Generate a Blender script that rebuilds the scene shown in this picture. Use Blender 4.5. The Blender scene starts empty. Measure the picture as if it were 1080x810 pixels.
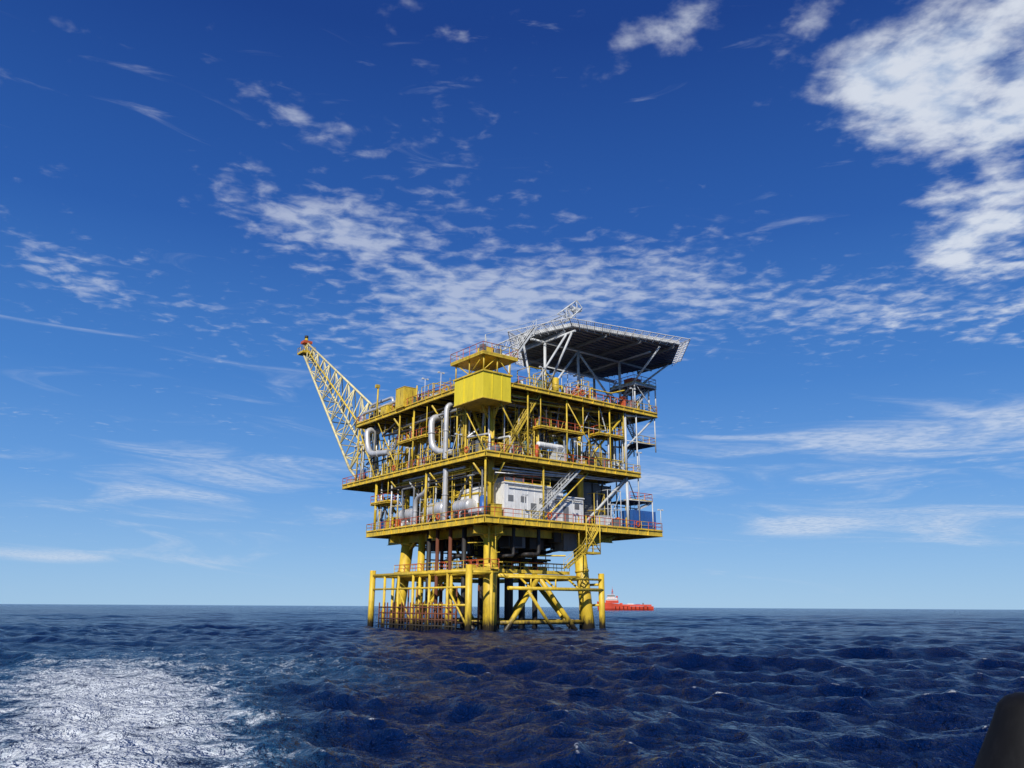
import bpy, math, random
import numpy as np
from mathutils import Vector, Matrix
random.seed(7)
R=random.random
def ru(a,b): return a+(b-a)*random.random()
scene=bpy.context.scene

# ------------------------------------------------------------ materials
def newmat(name):
    m=bpy.data.materials.new(name); m.use_nodes=True
    nt=m.node_tree; b=nt.nodes['Principled BSDF']
    return m,nt,b
def paint(name,col,rough=0.5,metal=0.0,dirt=0.35,dirtcol=(0.12,0.06,0.025),var=0.25,scale=0.8,growth=False):
    m,nt,b=newmat(name); N=nt.nodes; L=nt.links
    tc=N.new('ShaderNodeTexCoord')
    mp=N.new('ShaderNodeMapping'); mp.inputs['Scale'].default_value=(1,1,0.35)
    L.new(tc.outputs['Object'],mp.inputs['Vector'])
    n=N.new('ShaderNodeTexNoise'); n.inputs['Scale'].default_value=scale; n.inputs['Detail'].default_value=4; n.inputs['Roughness'].default_value=0.65
    L.new(mp.outputs[0],n.inputs['Vector'])
    r=N.new('ShaderNodeValToRGB'); r.color_ramp.elements[0].position=0.35; r.color_ramp.elements[1].position=0.65
    r.color_ramp.elements[0].color=tuple(c*(1-var) for c in col)+(1,); r.color_ramp.elements[1].color=tuple(min(1,c*(1+var*0.35)) for c in col)+(1,)
    L.new(n.outputs['Fac'],r.inputs['Fac'])
    n2=N.new('ShaderNodeTexNoise'); n2.inputs['Scale'].default_value=scale*3.1; n2.inputs['Detail'].default_value=5; n2.inputs['Roughness'].default_value=0.7
    L.new(mp.outputs[0],n2.inputs['Vector'])
    r2=N.new('ShaderNodeValToRGB'); r2.color_ramp.elements[0].position=0.50; r2.color_ramp.elements[1].position=0.68
    r2.color_ramp.elements[0].color=(0,0,0,1); r2.color_ramp.elements[1].color=(dirt,dirt,dirt,1)
    L.new(n2.outputs['Fac'],r2.inputs['Fac'])
    mx=N.new('ShaderNodeMix'); mx.data_type='RGBA'
    L.new(r2.outputs['Color'],mx.inputs[0]); L.new(r.outputs['Color'],mx.inputs[6]); mx.inputs[7].default_value=dirtcol+(1,)
    out=mx.outputs[2]
    if growth:
        sp=N.new('ShaderNodeSeparateXYZ'); L.new(tc.outputs['Object'],sp.inputs[0])
        ad=N.new('ShaderNodeMath'); ad.operation='MULTIPLY_ADD'; L.new(n2.outputs['Fac'],ad.inputs[0]); ad.inputs[1].default_value=-2.2; L.new(sp.outputs['Z'],ad.inputs[2])
        mr=N.new('ShaderNodeMapRange'); L.new(ad.outputs[0],mr.inputs['Value']); mr.inputs['From Min'].default_value=-0.5; mr.inputs['From Max'].default_value=0.6
        mr.inputs['To Min'].default_value=1; mr.inputs['To Max'].default_value=0
        m2=N.new('ShaderNodeMix'); m2.data_type='RGBA'; L.new(mr.outputs[0],m2.inputs[0]); L.new(out,m2.inputs[6]); m2.inputs[7].default_value=(0.035,0.028,0.018,1)
        out=m2.outputs[2]
    L.new(out,b.inputs['Base Color'])
    b.inputs['Roughness'].default_value=rough; b.inputs['Metallic'].default_value=metal
    return m
MAT={
 'yellow':paint('yellow_paint',(0.74,0.52,0.045),0.5,dirt=0.6,var=.3),
 'leg':paint('yellow_leg_paint',(0.77,0.53,0.04),0.5,dirt=0.4,growth=True,var=.28),
 'cream':paint('pale_yellow_paint',(0.76,0.67,0.36),0.55,dirt=0.45),
 'brightyellow':paint('bright_yellow_paint',(0.83,0.66,0.03),0.5,dirt=0.12,var=0.1),
 'red':paint('orange_red_paint',(0.62,0.11,0.03),0.5,dirt=0.3),
 'white':paint('white_paint',(0.80,0.80,0.78),0.5,dirt=0.3,dirtcol=(0.3,0.2,0.12),var=0.12),
 'offwhite':paint('pale_grey_paint',(0.60,0.62,0.62),0.5,dirt=0.25,dirtcol=(0.25,0.16,0.1)),
 'silver':paint('insulation_cladding',(0.60,0.60,0.60),0.4,metal=0.3,dirt=0.35,dirtcol=(0.25,0.2,0.15)),
 'grey':paint('grey_paint',(0.18,0.19,0.20),0.6,dirt=0.35),
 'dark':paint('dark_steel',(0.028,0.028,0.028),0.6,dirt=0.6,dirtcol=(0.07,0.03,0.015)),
 'helideck':paint('helideck_grey',(0.28,0.30,0.32),0.7,dirt=0.2,scale=0.3),
 'rust':paint('rusty_brown_steel',(0.17,0.05,0.02),0.8,dirt=0.5,growth=True),
 'blue':paint('blue_paint',(0.03,0.12,0.38),0.45,dirt=0.2),
 'green':paint('green_grey_paint',(0.10,0.16,0.13),0.55,dirt=0.3),
 'shipred':paint('ship_red_paint',(0.65,0.07,0.03),0.45,dirt=0.1,scale=0.1),
 'black':paint('black_rubber',(0.005,0.005,0.006),0.7,dirt=0.3,dirtcol=(0.014,0.014,0.015),scale=14),
 'glass':paint('dark_glass',(0.02,0.03,0.04),0.1,dirt=0.0),
}
MAT['black'].node_tree.nodes['Principled BSDF'].inputs['Specular IOR Level'].default_value=.2
# ------------------------------------------------------------ mesh builder
class MB:
    def __init__(s): s.v=[]; s.f=[]; s.sm=[]
    def add(s,vs,fs,sm=False):
        o=len(s.v); s.v.extend([tuple(x) for x in vs]); s.f.extend([tuple(i+o for i in f) for f in fs])
        s.sm.extend([sm]*len(fs) if not isinstance(sm,list) else sm)
    def box(s,a,b):
        x0,y0,z0=a; x1,y1,z1=b
        s.add([(x0,y0,z0),(x1,y0,z0),(x1,y1,z0),(x0,y1,z0),(x0,y0,z1),(x1,y0,z1),(x1,y1,z1),(x0,y1,z1)],
          [(0,3,2,1),(4,5,6,7),(0,1,5,4),(1,2,6,5),(2,3,7,6),(3,0,4,7)])
    def frame(s,p,q):
        p=Vector(p);q=Vector(q); d=(q-p).normalized()
        up=Vector((0,0,1)) if abs(d.z)<0.98 else Vector((0,1,0))
        a=d.cross(up).normalized(); b=a.cross(d).normalized()
        return p,q,a,b
    def beam(s,p,q,w,h):
        p,q,a,b=s.frame(p,q); a=a*w/2;b=b*h/2
        s.add([p-a-b,p+a-b,p+a+b,p-a+b,q-a-b,q+a-b,q+a+b,q-a+b],
          [(0,1,2,3),(4,7,6,5),(0,4,5,1),(1,5,6,2),(2,6,7,3),(3,7,4,0)])
    def ibeam(s,p,q,w,h):
        t=0.04
        p=Vector(p);q=Vector(q)
        s.beam(p,q,t,h-0.1)
        z=Vector((0,0,h/2-t/2)); s.beam(p+z,q+z,w,t+0.01); s.beam(p-z,q-z,w,t+0.01)
    def tube(s,p,q,r,n=8,r2=None,cap=True):
        if r2 is None: r2=r
        p,q,a,b=s.frame(p,q)
        vs=[];fs=[];sm=[]
        for i in range(n):
            t=2*math.pi*i/n; e=a*math.cos(t)+b*math.sin(t)
            vs.append(p+e*r); vs.append(q+e*r2)
        for i in range(n):
            j=(i+1)%n; fs.append((2*i,2*i+1,2*j+1,2*j)); sm.append(n>5)
        if cap:
            fs.append(tuple(range(0,2*n,2))); fs.append(tuple(range(2*n-1,0,-2))); sm+= [False,False]
        s.add(vs,fs,sm)
    def pipe(s,pts,r,bend=None,n=10,flange=True):
        pts=[Vector(p) for p in pts]; bend=bend or r*2.2
        path=[pts[0]]
        for i in range(1,len(pts)-1):
            a=pts[i-1]-pts[i]; c=pts[i+1]-pts[i]
            k=min(bend,a.length*0.48,c.length*0.48)
            A=pts[i]+a.normalized()*k; C=pts[i]+c.normalized()*k
            for j in range(6):
                t=j/5; path.append(A*(1-t)**2+pts[i]*2*t*(1-t)+C*t*t)
        path.append(pts[-1])
        vs=[];fs=[];prev=None
        for i,pt in enumerate(path):
            d=(path[min(i+1,len(path)-1)]-path[max(i-1,0)]).normalized()
            if prev is None:
                up=Vector((0,0,1)) if abs(d.z)<0.9 else Vector((0,1,0)); a=d.cross(up).normalized()
            else: a=(prev-d*prev.dot(d)).normalized()
            prev=a; b=d.cross(a)
            for k in range(n):
                t=2*math.pi*k/n; vs.append(pt+a*math.cos(t)*r+b*math.sin(t)*r)
        for i in range(len(path)-1):
            for k in range(n):
                j=(k+1)%n; fs.append((i*n+k,(i+1)*n+k,(i+1)*n+j,i*n+j))
        s.add(vs,fs,True)
        s.add([vs[k] for k in range(n)],[tuple(range(n))]); s.add(vs[-n:],[tuple(range(n-1,-1,-1))])
        if flange and len(pts)>1:
            for i in range(len(pts)-1):
                d=pts[i+1]-pts[i]
                if d.length>bend*2+1:
                    c=pts[i]+d*0.5; e=d.normalized()*0.06
                    s.tube(c-e,c+e,r*1.22,n)
    def dome(s,c,axis,r,l,n=16,m=5):
        c=Vector(c); _,_,a,b=s.frame(c,c+Vector(axis)); d=Vector(axis).normalized()
        vs=[];fs=[]
        for i in range(m):
            t=math.pi/2*i/m
            for k in range(n):
                p=2*math.pi*k/n; vs.append(c+d*l*math.sin(t)+(a*math.cos(p)+b*math.sin(p))*r*math.cos(t))
        vs.append(c+d*l)
        for i in range(m-1):
            for k in range(n):
                j=(k+1)%n; fs.append((i*n+k,(i+1)*n+k,(i+1)*n+j,i*n+j))
        for k in range(n): fs.append(((m-1)*n+k,m*n,(m-1)*n+(k+1)%n))
        s.add(vs,fs,True)
    def vessel(s,p,q,r):
        p=Vector(p);q=Vector(q); s.tube(p,q,r,18,cap=False); d=(q-p).normalized()
        s.dome(p,-d,r,r*0.5); s.dome(q,d,r,r*0.5)
        for t in (0.2,0.5,0.8):
            c=p.lerp(q,t); s.tube(c-d*0.05,c+d*0.05,r*1.03,18)
    def extrude(s,poly,z0,z1):
        n=len(poly); vs=[(x,y,z0) for x,y in poly]+[(x,y,z1) for x,y in poly]
        s.add(vs,[tuple(range(n-1,-1,-1)),tuple(range(n,2*n))]+[(i,(i+1)%n,(i+1)%n+n,i+n) for i in range(n)])
    def lattice(s,P,Q,w0,h0,w1,h1,n,rc,rb,up=(0,0,1)):
        P=Vector(P);Q=Vector(Q); d=(Q-P).normalized(); a=d.cross(Vector(up)).normalized(); b=a.cross(d).normalized()
        def cn(t,i):
            w=w0+(w1-w0)*t; h=h0+(h1-h0)*t; sx,sy=[(-1,-1),(1,-1),(1,1),(-1,1)][i]
            return P.lerp(Q,t)+a*sx*w/2+b*sy*h/2
        for i in range(4): s.tube(cn(0,i),cn(1,i),rc,6)
        for k in range(n):
            t0=k/n;t1=(k+1)/n
            for i in range(4):
                j=(i+1)%4
                s.tube(cn(t1,i),cn(t1,j),rb,5,cap=False)
                if (k+i)%2: s.tube(cn(t0,i),cn(t1,j),rb,5,cap=False)
                else: s.tube(cn(t0,j),cn(t1,i),rb,5,cap=False)
PARTS={}
def G(part,mat):
    k=(part,mat)
    if k not in PARTS: PARTS[k]=MB()
    return PARTS[k]
def flush(parent):
    for (part,mat),mb in PARTS.items():
        if not mb.v: continue
        me=bpy.data.meshes.new(part); me.from_pydata(mb.v,[],mb.f); me.update()
        me.polygons.foreach_set('use_smooth',mb.sm)
        ob=bpy.data.objects.new(part if mat in part else part+'_'+mat,me); me.materials.append(MAT[mat])
        scene.collection.objects.link(ob); ob.parent=parent
    PARTS.clear()
def empty(name,loc=(0,0,0),rz=0):
    e=bpy.data.objects.new(name,None); e.location=loc; e.rotation_euler=(0,0,rz); e.empty_display_size=2
    scene.collection.objects.link(e); return e

# ============================================================ PLATFORM (local: x right-front face, y left face going away)
Z1,Z2,Z3,ZH=13.1,20.9,30.1,39.3
def rail(pts,z,mat='red',part='handrail',close=False,step=1.4,h=1.1):
    pts=list(pts)
    if close: pts=pts+[pts[0]]
    for i in range(len(pts)-1):
        a=Vector((pts[i][0],pts[i][1],z)); b=Vector((pts[i+1][0],pts[i+1][1],z)); L=(b-a).length
        n=max(1,int(round(L/step))); run=mat
        for k in range(n+1):
            if mat=='red' and R()<.2: run='yellow' if run=='red' else 'red'
            g=G(part,run)
            c=a.lerp(b,k/n); g.tube(c,c+Vector((0,0,h)),0.045,4,cap=False)
            if k<n:
                d=a.lerp(b,(k+1)/n)
                for hh,r in ((h,0.045),(h*0.55,0.03)):
                    g.tube(c+Vector((0,0,hh)),d+Vector((0,0,hh)),r,4,cap=False)
        G('toe_plate','yellow').beam(a+Vector((0,0,0.08)),b+Vector((0,0,0.08)),0.03,0.2)
def deck(name,u0,u1,v0,v1,z,depth=0.8,sp=2.6,mat='yellow',plate='dark'):
    g=G(name,mat)
    zc=z-depth/2
    for v in (v0,v1): g.ibeam((u0,v,zc),(u1,v,zc),0.35,depth)
    for u in (u0,u1): g.ibeam((u,v0+0.2,zc),(u,v1-0.2,zc),0.35,depth)
    for k in range(1,int((u1-u0)/2)): g.box((u0+k*2-.03,v0-.16,z-depth+.06),(u0+k*2+.03,v0-.02,z-.06))
    for k in range(1,int((v1-v0)/2)): g.box((u0-.16,v0+k*2-.03,z-depth+.06),(u0-.02,v0+k*2+.03,z-.06))
    n=int((v1-v0)/sp)
    for i in range(1,n):
        v=v0+(v1-v0)*i/n; g.ibeam((u0+0.2,v,z-0.28),(u1-0.2,v,z-0.28),0.2,0.4)
    n=int((u1-u0)/(sp*1.5))
    for i in range(1,n):
        u=u0+(u1-u0)*i/n; g.ibeam((u,v0+0.2,zc-0.02),(u,v1-0.2,zc-0.02),0.25,depth*0.9)
    G(name+'_plating',plate).box((u0+0.05,v0+0.05,z-0.05),(u1-0.05,v1-0.05,z+0.003))
def stair(a,b,w=0.9,mat='yellow',part='stairway'):
    a=Vector(a);b=Vector(b); g=G(part,mat); d=b-a; hd=Vector((d.x,d.y,0)).normalized(); s=Vector((-hd.y,hd.x,0))*w/2
    for k in (-1,1):
        g.beam(a+s*k,b+s*k,0.06,0.22)
        up=Vector((0,0,1.05)); 
        for hh in (1.05,0.55): g.tube(a+s*k+Vector((0,0,hh)),b+s*k+Vector((0,0,hh)),0.025,4)
        n=max(1,int(d.length/1.5))
        for i in range(n+1):
            c=a.lerp(b,i/n)+s*k; g.tube(c,c+up,0.025,4)
    n=int(abs(d.z)/0.22)
    for i in range(n):
        c=a.lerp(b,(i+.5)/n); g2=G(part,'dark'); g2.beam(c-s*.93,c+s*.93,0.2,0.03)

# --- jacket
LEGS=[(3,3),(18.2,3),(3,23.2),(18.2,23.2)]
cu,cv=10.6,13.1
def legpos(u,v,z):
    k=1+0.0085*(12.3-z)
    return (cu+(u-cu)*k*0.955+0.0, cv+(v-cv)*(k*0.965), z)
def lp(i,z): return Vector(legpos(*LEGS[i],z))
J=G('jacket_leg','leg')
for i in range(4):
    J.tube(lp(i,-4),lp(i,12.3),0.84,24)
    J.tube(lp(i,11.0),lp(i,11.35),.96,24); J.tube(lp(i,7.2),lp(i,7.5),.92,24)
JB=G('jacket_brace','leg')
for a,b in ((0,1),(0,2),(1,3),(2,3)):
    JB.tube(lp(a,6.4),lp(b,6.4),0.3,12)
    m=lp(a,6.4).lerp(lp(b,6.4),0.5)
    JB.tube(m,lp(a,-3),0.32,12); JB.tube(m,lp(b,-3),0.32,12)
    JB.tube(lp(a,0.9),lp(b,0.9),0.26,12)
    q=lp(a,9.2).lerp(lp(b,12.0),0.16);JB.tube(lp(a,9.8),Vector((q.x,q.y,12.2)),0.18,10)
    q=lp(b,9.2).lerp(lp(a,12.0),0.16);JB.tube(lp(b,9.8),Vector((q.x,q.y,12.2)),0.18,10)
for i in range(4):
    p=lp(i,10.0); JB.tube(p,(p.x-1.6,p.y,12.3),0.16,10); JB.tube(p,(p.x,p.y-1.6,12.3),0.16,10)
J.tube((2.6,18.5,-4),(2.9,18.5,12.3),0.5,18)
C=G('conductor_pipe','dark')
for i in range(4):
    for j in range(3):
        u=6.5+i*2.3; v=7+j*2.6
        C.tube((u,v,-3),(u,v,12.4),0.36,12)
C2=G('conductor_pipe','rust')
for u,v in ((1.2,9),(1.2,12),(9,21),(11.5,21),(14,19),(5.2,17)): C2.tube((u,v,-3),(u,v,12.3),0.24,10)
G('conductor_pipe','dark').tube((1.6,6.5,-3),(1.6,6.5,12.3),.3,10); G('conductor_pipe','dark').tube((1.5,14.5,-3),(1.5,14.5,12.3),.3,10)
B=G('boat_landing','leg')
ul=-2.0
vs=[0.2,4.6,8.6,12.4,16,19.6,23]
for k,v in enumerate(vs):
    B.tube((ul,v,-2),(ul,v,7.4 if k in(0,6) else 6.8),0.40 if k in (0,6) else 0.17,14)
    if k%2==0: B.tube((ul+3.2,v,-2),(ul+3.2,v,6.8),0.2,10)
    B.tube((ul,v,6.6),(ul+4.2,v,6.6),0.16,8)
for z,r in ((6.7,0.22),(4.9,0.13)): B.tube((ul,0.2,z),(ul,23,z),r,10)
B.tube((ul+3.2,0.2,6.6),(ul+3.2,23,6.6),0.18,10); B.tube((ul,0.2,2.9),(ul,12.4,2.9),0.13,10)
B.tube((ul,12.4,0.5),(ul,16,4.9),0.12,8)
B.tube((ul,4.6,4.9),(ul,0.5,0.6),0.12,8)
BR=G('boat_landing_grid','rust')
for i in range(26):
    v=2.6+i*0.72; BR.tube((ul-0.1,v,-0.5),(ul-0.1,v,3.2 if i%3 else 2.2),0.1,6)
for z in (0.5,1.2,1.9,2.6): BR.tube((ul-0.1,2.6,z),(ul-0.1,20.6,z),0.09,6)
for i in range(12): BR.beam((ul+0.2+i*0.25,2.6,0.9),(ul+0.2+i*0.25,20.6,0.9),0.1,0.06)
for i in range(8): BR.tube((ul+3.4,3+i*2.3,-1),(ul+3.4,3+i*2.3,5.2),.12,6)
def walkway(p,q,w,z,mat='yellow'):
    a=Vector((p[0],p[1],z));b=Vector((q[0],q[1],z)); d=(b-a).normalized(); s=Vector((-d.y,d.x,0))*w/2
    for k in(-1,1): G('walkway',mat).beam(a+s*k,b+s*k,0.1,0.3)
    G('walkway','dark').beam(a,b,w-0.1,0.06)
    for k in (-1,1): rail([(a+s*k)[:2],(b+s*k)[:2]],z+0.1,'red')
walkway((ul+3.9,0.5),(ul+3.9,23),1.2,7.0)
walkway((3,8),(16,8),1.0,7.6)
walkway((3,18),(18,18),1.0,7.2)
walkway((4.5,4.6),(17,4.6),1.0,7.0)
FR=G('fender_frame','leg')
FR.tube((19.6,0.8,-2),(19.6,0.8,7.0),0.40,14); FR.tube((19.6,4.8,-2),(19.6,4.8,6.4),0.25,10)
FR.tube((4,0.6,4.9),(19.6,0.6,4.9),0.22,10); FR.tube((19.6,0.8,3),(19.6,4.8,3),0.16,8); FR.tube((19.6,0.8,5.6),(19.6,4.8,5.6),0.16,8)
FR.tube((4,0.6,6.2),(19.6,0.6,6.2),0.14,8)
for u in (7.5,11.5,15.5): FR.tube((u,0.6,4.9),(u,3,6.4),0.14,8); FR.tube((u,0.6,4.9),(u,0.6,6.2),0.1,8)
FR.tube((7.0,0.6,4.7),(12.0,0.7,-1),0.2,10)
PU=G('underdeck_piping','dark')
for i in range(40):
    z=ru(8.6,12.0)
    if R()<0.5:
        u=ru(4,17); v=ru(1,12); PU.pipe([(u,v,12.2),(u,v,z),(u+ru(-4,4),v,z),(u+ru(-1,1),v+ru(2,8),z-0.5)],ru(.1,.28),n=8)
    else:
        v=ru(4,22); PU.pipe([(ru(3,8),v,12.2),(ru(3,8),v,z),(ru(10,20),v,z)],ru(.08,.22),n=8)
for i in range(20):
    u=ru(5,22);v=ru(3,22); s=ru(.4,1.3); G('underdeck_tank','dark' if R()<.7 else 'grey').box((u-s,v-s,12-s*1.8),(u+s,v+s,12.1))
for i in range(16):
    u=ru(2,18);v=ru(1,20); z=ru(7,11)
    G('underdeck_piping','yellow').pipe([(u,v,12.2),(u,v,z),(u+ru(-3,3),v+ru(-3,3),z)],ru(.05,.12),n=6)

# --- decks
deck('main_deck',0,31,0,29.3,Z1,0.75)
deck('mezzanine_deck',0,27,0,38,Z2,0.6)
deck('upper_deck',0,31,0,34.4,Z3,0.55)
rail([(31,29.3),(0,29.3),(0,0),(31,0),(31,29.3)],Z1)
rail([(27,38),(0,38),(0,0),(27,0),(27,38)],Z2)
rail([(0,34.4),(0,8)],Z3); rail([(5,0),(31,0),(31,20)],Z3)
rail([(0,34.4),(12,34.4)],Z3)
for nm,u0,u1,v0,v1,z in (('access_platform',9,16.5,.4,2.6,25.3),('access_platform',.3,2.6,14.2,22,25.2),('access_platform',.3,2.4,24,29,17.2),('access_platform',19.5,24.3,.4,2.6,25.8)):
    deck(nm,u0,u1,v0,v1,z,.25,1.2); rail([(u0,v0),(u1,v0),(u1,v1),(u0,v1)],z,close=True)
    for u in (u0,u1):
        G(nm,'yellow').tube((u,v0,z-.1),(u,v0,(Z2 if z<Z2 else Z3)-.6),.07,6)
g=G('main_girder','yellow')
for v in (3,13,23): g.ibeam((0.5,v,Z1-1.3),(24,v,Z1-1.3),0.45,1.0)
for u in (3,18.2): g.ibeam((u,0.5,Z1-1.3),(u,28,Z1-1.3),0.45,1.0)
for v in (3,13,23):
    g.tube((18.2,v,10.4),(24.5,v,Z1-0.9),0.22,10)
    g.tube((18.2,v,Z2-4),(26,v,Z2-0.8),0.2,10) if v>3 else None
COL=G('column','yellow')
for u in (3,18.2):
    for v in (3,13,23.2):
        COL.tube((u,v,12.3),(u,v,Z3-0.7),0.42,18)
for v in (33,): COL.tube((3,v,Z2),(3,v,Z3-0.7),0.28,12); COL.tube((16,v,Z2),(16,v,Z3-0.7),0.28,12)
for u,v,r in ((0.4,27.6,.2),(0.4,0.6,.14),(0.4,14,.16),(9.5,0.5,.13)):
    COL.tube((u,v,Z1),(u,v,Z2-0.7),r,10)
for u,v in ((.3,21.5),(.3,6.8),(.3,17.6),(.3,34)): COL.tube((u,v,Z2),(u,v,Z3-.6),.11,8)
for u in (6.8,13.5,21.5): COL.tube((u,.35,Z2),(u,.35,Z3-.6),.1,8)
CW=G('column','offwhite')
for u,v in ((24.8,0.6),(24.8,10),(24.8,22)):
    CW.tube((u,v,Z1),(u,v,Z2-0.7),0.2,12); CW.tube((u,v,Z2),(u,v,Z3-0.7),0.2,12)
for u,v in ((30,0.6),(30,5)): CW.tube((u,v,Z3),(u,v,34),0.14,8)
D=G('diagonal_brace','yellow')
def X(p,q,r=.2,m=None): (m or D).tube(p,q,r,10)
for u in (3,):
    X((u,3,Z2),(u,8,Z3-1)); X((u,13,Z2),(u,8,Z3-1)); X((u,13,Z2),(u,18,Z3-1)); X((u,23.2,Z2),(u,18,Z3-1)); X((u,23.2,Z3-1),(u,33,Z2))
    X((u,23.2,Z1),(u,13,Z2-1)); X((u,23.2,Z1+1),(u,33,Z2-.8))
X((3,3,Z2),(10.5,3,Z3-1)); X((18.2,3,Z2),(10.5,3,Z3-1))
X((18.2,3,Z2),(24.8,.8,Z3-1),.16); X((18.2,3,Z2+5),(0+26,.8,Z3-1),.14)
X((0.3,3,Z3-1),(3,3,Z3-5),.14); X((3,0.3,Z3-1),(3,3,Z3-5),.14); X((3,.3,Z2-1),(3,3,Z2-4),.14); X((.3,3,Z2-1),(3,3,Z2-4),.14)
for v in(13,23.2): X((0.3,v,Z3-1),(3,v,Z3-4),.14); X((0.3,v,Z2-1),(3,v,Z2-3.5),.14)
for v0,v1 in ((.6,6.8),(21.5,28)): X((.3,v0,Z2+.2),(.3,v1,Z3-.8),.08)
X((.3,28,Z2),(.3,34,Z3-.8),.1); X((6.8,.35,Z2),(1,.35,Z3-.8),.1); X((13.5,.35,Z3-.8),(20,.35,Z2),.08)
X((9.5,.6,Z1+.2),(17.5,.6,Z2-.8),.1)
X((18.2,3,Z1),(24.8,.8,Z2-.8),.18,CW); X((24.8,.6,Z3-1),(30.5,.6,Z3-.5),.16,CW); X((24.8,.6,Z2+3.5),(30.6,.6,Z3-.8),.14,CW)
X((24.8,10,Z2+3.5),(30.6,10,Z3-.8),.14,CW); X((24.8,.6,Z2),(24.8,10,Z3-1),.14,CW); X((24.8,10,Z1),(24.8,.6,Z2-1),.14,CW)
ST=G('stair_tower','offwhite')
for u,v in ((26.8,.3),(26.8,4.6)): ST.tube((u,v,Z1),(u,v,Z3-.6),.1,8)
for u,v in ((30.7,.3),(30.7,4.6)): ST.tube((u,v,Z2+3.5),(u,v,Z3-.6),.09,8); ST.tube((u-1.2,v,Z1),(u-1.2,v,Z1+4),.09,8)
for z in (Z1+4,Z2+4.5): 
    for v in (.3,4.6): ST.tube((24.8,v,z),(30.7 if z>Z2 else 29.5,v,z),.07,6)
ST.tube((30.7,.3,Z2+4.5),(30.7,4.6,Z2+4.5),.07,6)
rail([(26.8,.3),(30.7,.3),(30.7,4.6)],Z2+4.5,'red'); G('stair_tower','dark').box((26.8,.35,Z2+4.4),(30.7,4.6,Z2+4.46))
rail([(25,.3),(29.5,.3),(29.5,4.6)],Z1+4,'red'); G('stair_tower','dark').box((25,.35,Z1+3.9),(29.5,4.6,Z1+3.96))

# --- equipment
def cabinet(u,v,z,s,mat):
    g=G('equipment',mat); g.box((u,v,z),(u+s[0],v+s[1],z+s[2]))
    g.box((u-.05,v-.05,z+s[2]),(u+s[0]+.05,v+s[1]+.05,z+s[2]+.07))
    g.box((u+.1,v-.03,z+.2),(u+s[0]*.45,v,z+s[2]-.2)); g.box((u+s[0]*.53,v-.03,z+.2),(u+s[0]-.1,v,z+s[2]-.2))
    g.box((u-.03,v+.15,z+.2),(u,v+s[1]-.15,z+s[2]-.2))
mats=['grey','silver','offwhite','yellow','dark','grey','yellow','dark','red','yellow','green','blue']
def clutter(u0,u1,v0,v1,z,top,n):
    for i in range(n):
        u=ru(u0,u1);v=ru(v0,v1); t=R(); m=random.choice(mats)
        if t<.26: cabinet(u,v,z+.004,(ru(.4,1.6),ru(.4,1.6),ru(.7,2.2)),m)
        elif t<.42:
            r=ru(.2,.5); h=ru(1.0,2.6); g=G('equipment',m); g.tube((u,v,z),(u,v,z+h),r,14); g.dome((u,v,z+h),(0,0,1),r,r*.5)
        elif t<.66:
            m=random.choice(['silver','yellow','yellow','grey','offwhite','dark']); r=ru(.05,.16); zz=z+ru(.5,top-z-1); 
            G('piping',m).pipe([(u,v,z),(u,v,zz),(u+ru(-1,1),min(v1,v+ru(2,8)),zz),(u+ru(-.5,.5),min(v1,v+ru(2,8)),ru(z+.5,top-.8))],r,n=8)
        elif t<.8:
            m=random.choice(['silver','yellow','yellow','grey','offwhite']); r=ru(.05,.14); zz=z+ru(.5,top-z-1)
            G('piping',m).pipe([(u,v,z),(u,v,zz),(min(u1,u+ru(2,7)),v,zz),(min(u1,u+ru(2,7)),v,top-.6)],r,n=8)
        elif t<.94: G('piping',random.choice(['silver','yellow','yellow','grey'])).tube((u,v,z),(u,v,top-.5),ru(.05,.15),8)
        else:
            l=ru(1.5,3.0); r=ru(.3,.6); g=G('vessel',random.choice(['silver','white','grey'])); g.vessel((u,v,z+r+.4),(u,v+l,z+r+.4),r)
            G('vessel','dark').box((u-.3,v+.3,z),(u+.3,v+.5,z+.6)); G('vessel','dark').box((u-.3,v+l-.5,z),(u+.3,v+l-.3,z+.6))
def frames(u0,u1,v0,v1,z,n,hmax=4.5):
    for i in range(n):
        u=ru(u0,u1);v=ru(v0,v1);a=ru(1.2,3);b=ru(1.2,3);h=ru(2,hmax); g=G('pipe_support','yellow' if R()<.75 else 'offwhite')
        for x,y in ((u,v),(u+a,v),(u+a,v+b),(u,v+b)): g.tube((x,y,z),(x,y,z+h),.06,5)
        for zz in (z+h,z+h*.5):
            g.tube((u,v,zz),(u+a,v,zz),.05,5);g.tube((u,v,zz),(u,v+b,zz),.05,5);g.tube((u+a,v,zz),(u+a,v+b,zz),.05,5)
        g.tube((u,v,z),(u+a,v,z+h),.04,5)
clutter(0.8,2.6,1,28,Z1,Z2,60); clutter(3,22,10,28,Z1,Z2,80); clutter(18,30,0.8,10,Z1,Z2,22)
clutter(0.8,3,2,37,Z2,Z3,90); clutter(3,25,0.8,6,Z2,Z3,84); clutter(3,25,6,36,Z2,Z3,120)
clutter(0.8,6,8,33,Z3,Z3+3.2,52); clutter(6,30,.8,8,Z3,Z3+3.4,66); clutter(6,28,8,32,Z3,Z3+4.0,60)
frames(.6,1.5,1,26,Z1,6,6.5); frames(.6,1.6,2,34,Z2,10,7.5); frames(3,24,.6,3,Z2,9,7.5); frames(.6,4,8,30,Z3,6,3.2); frames(6,27,.6,6,Z3,8,4); frames(18,24,.6,3,Z1,3,6)
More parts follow.
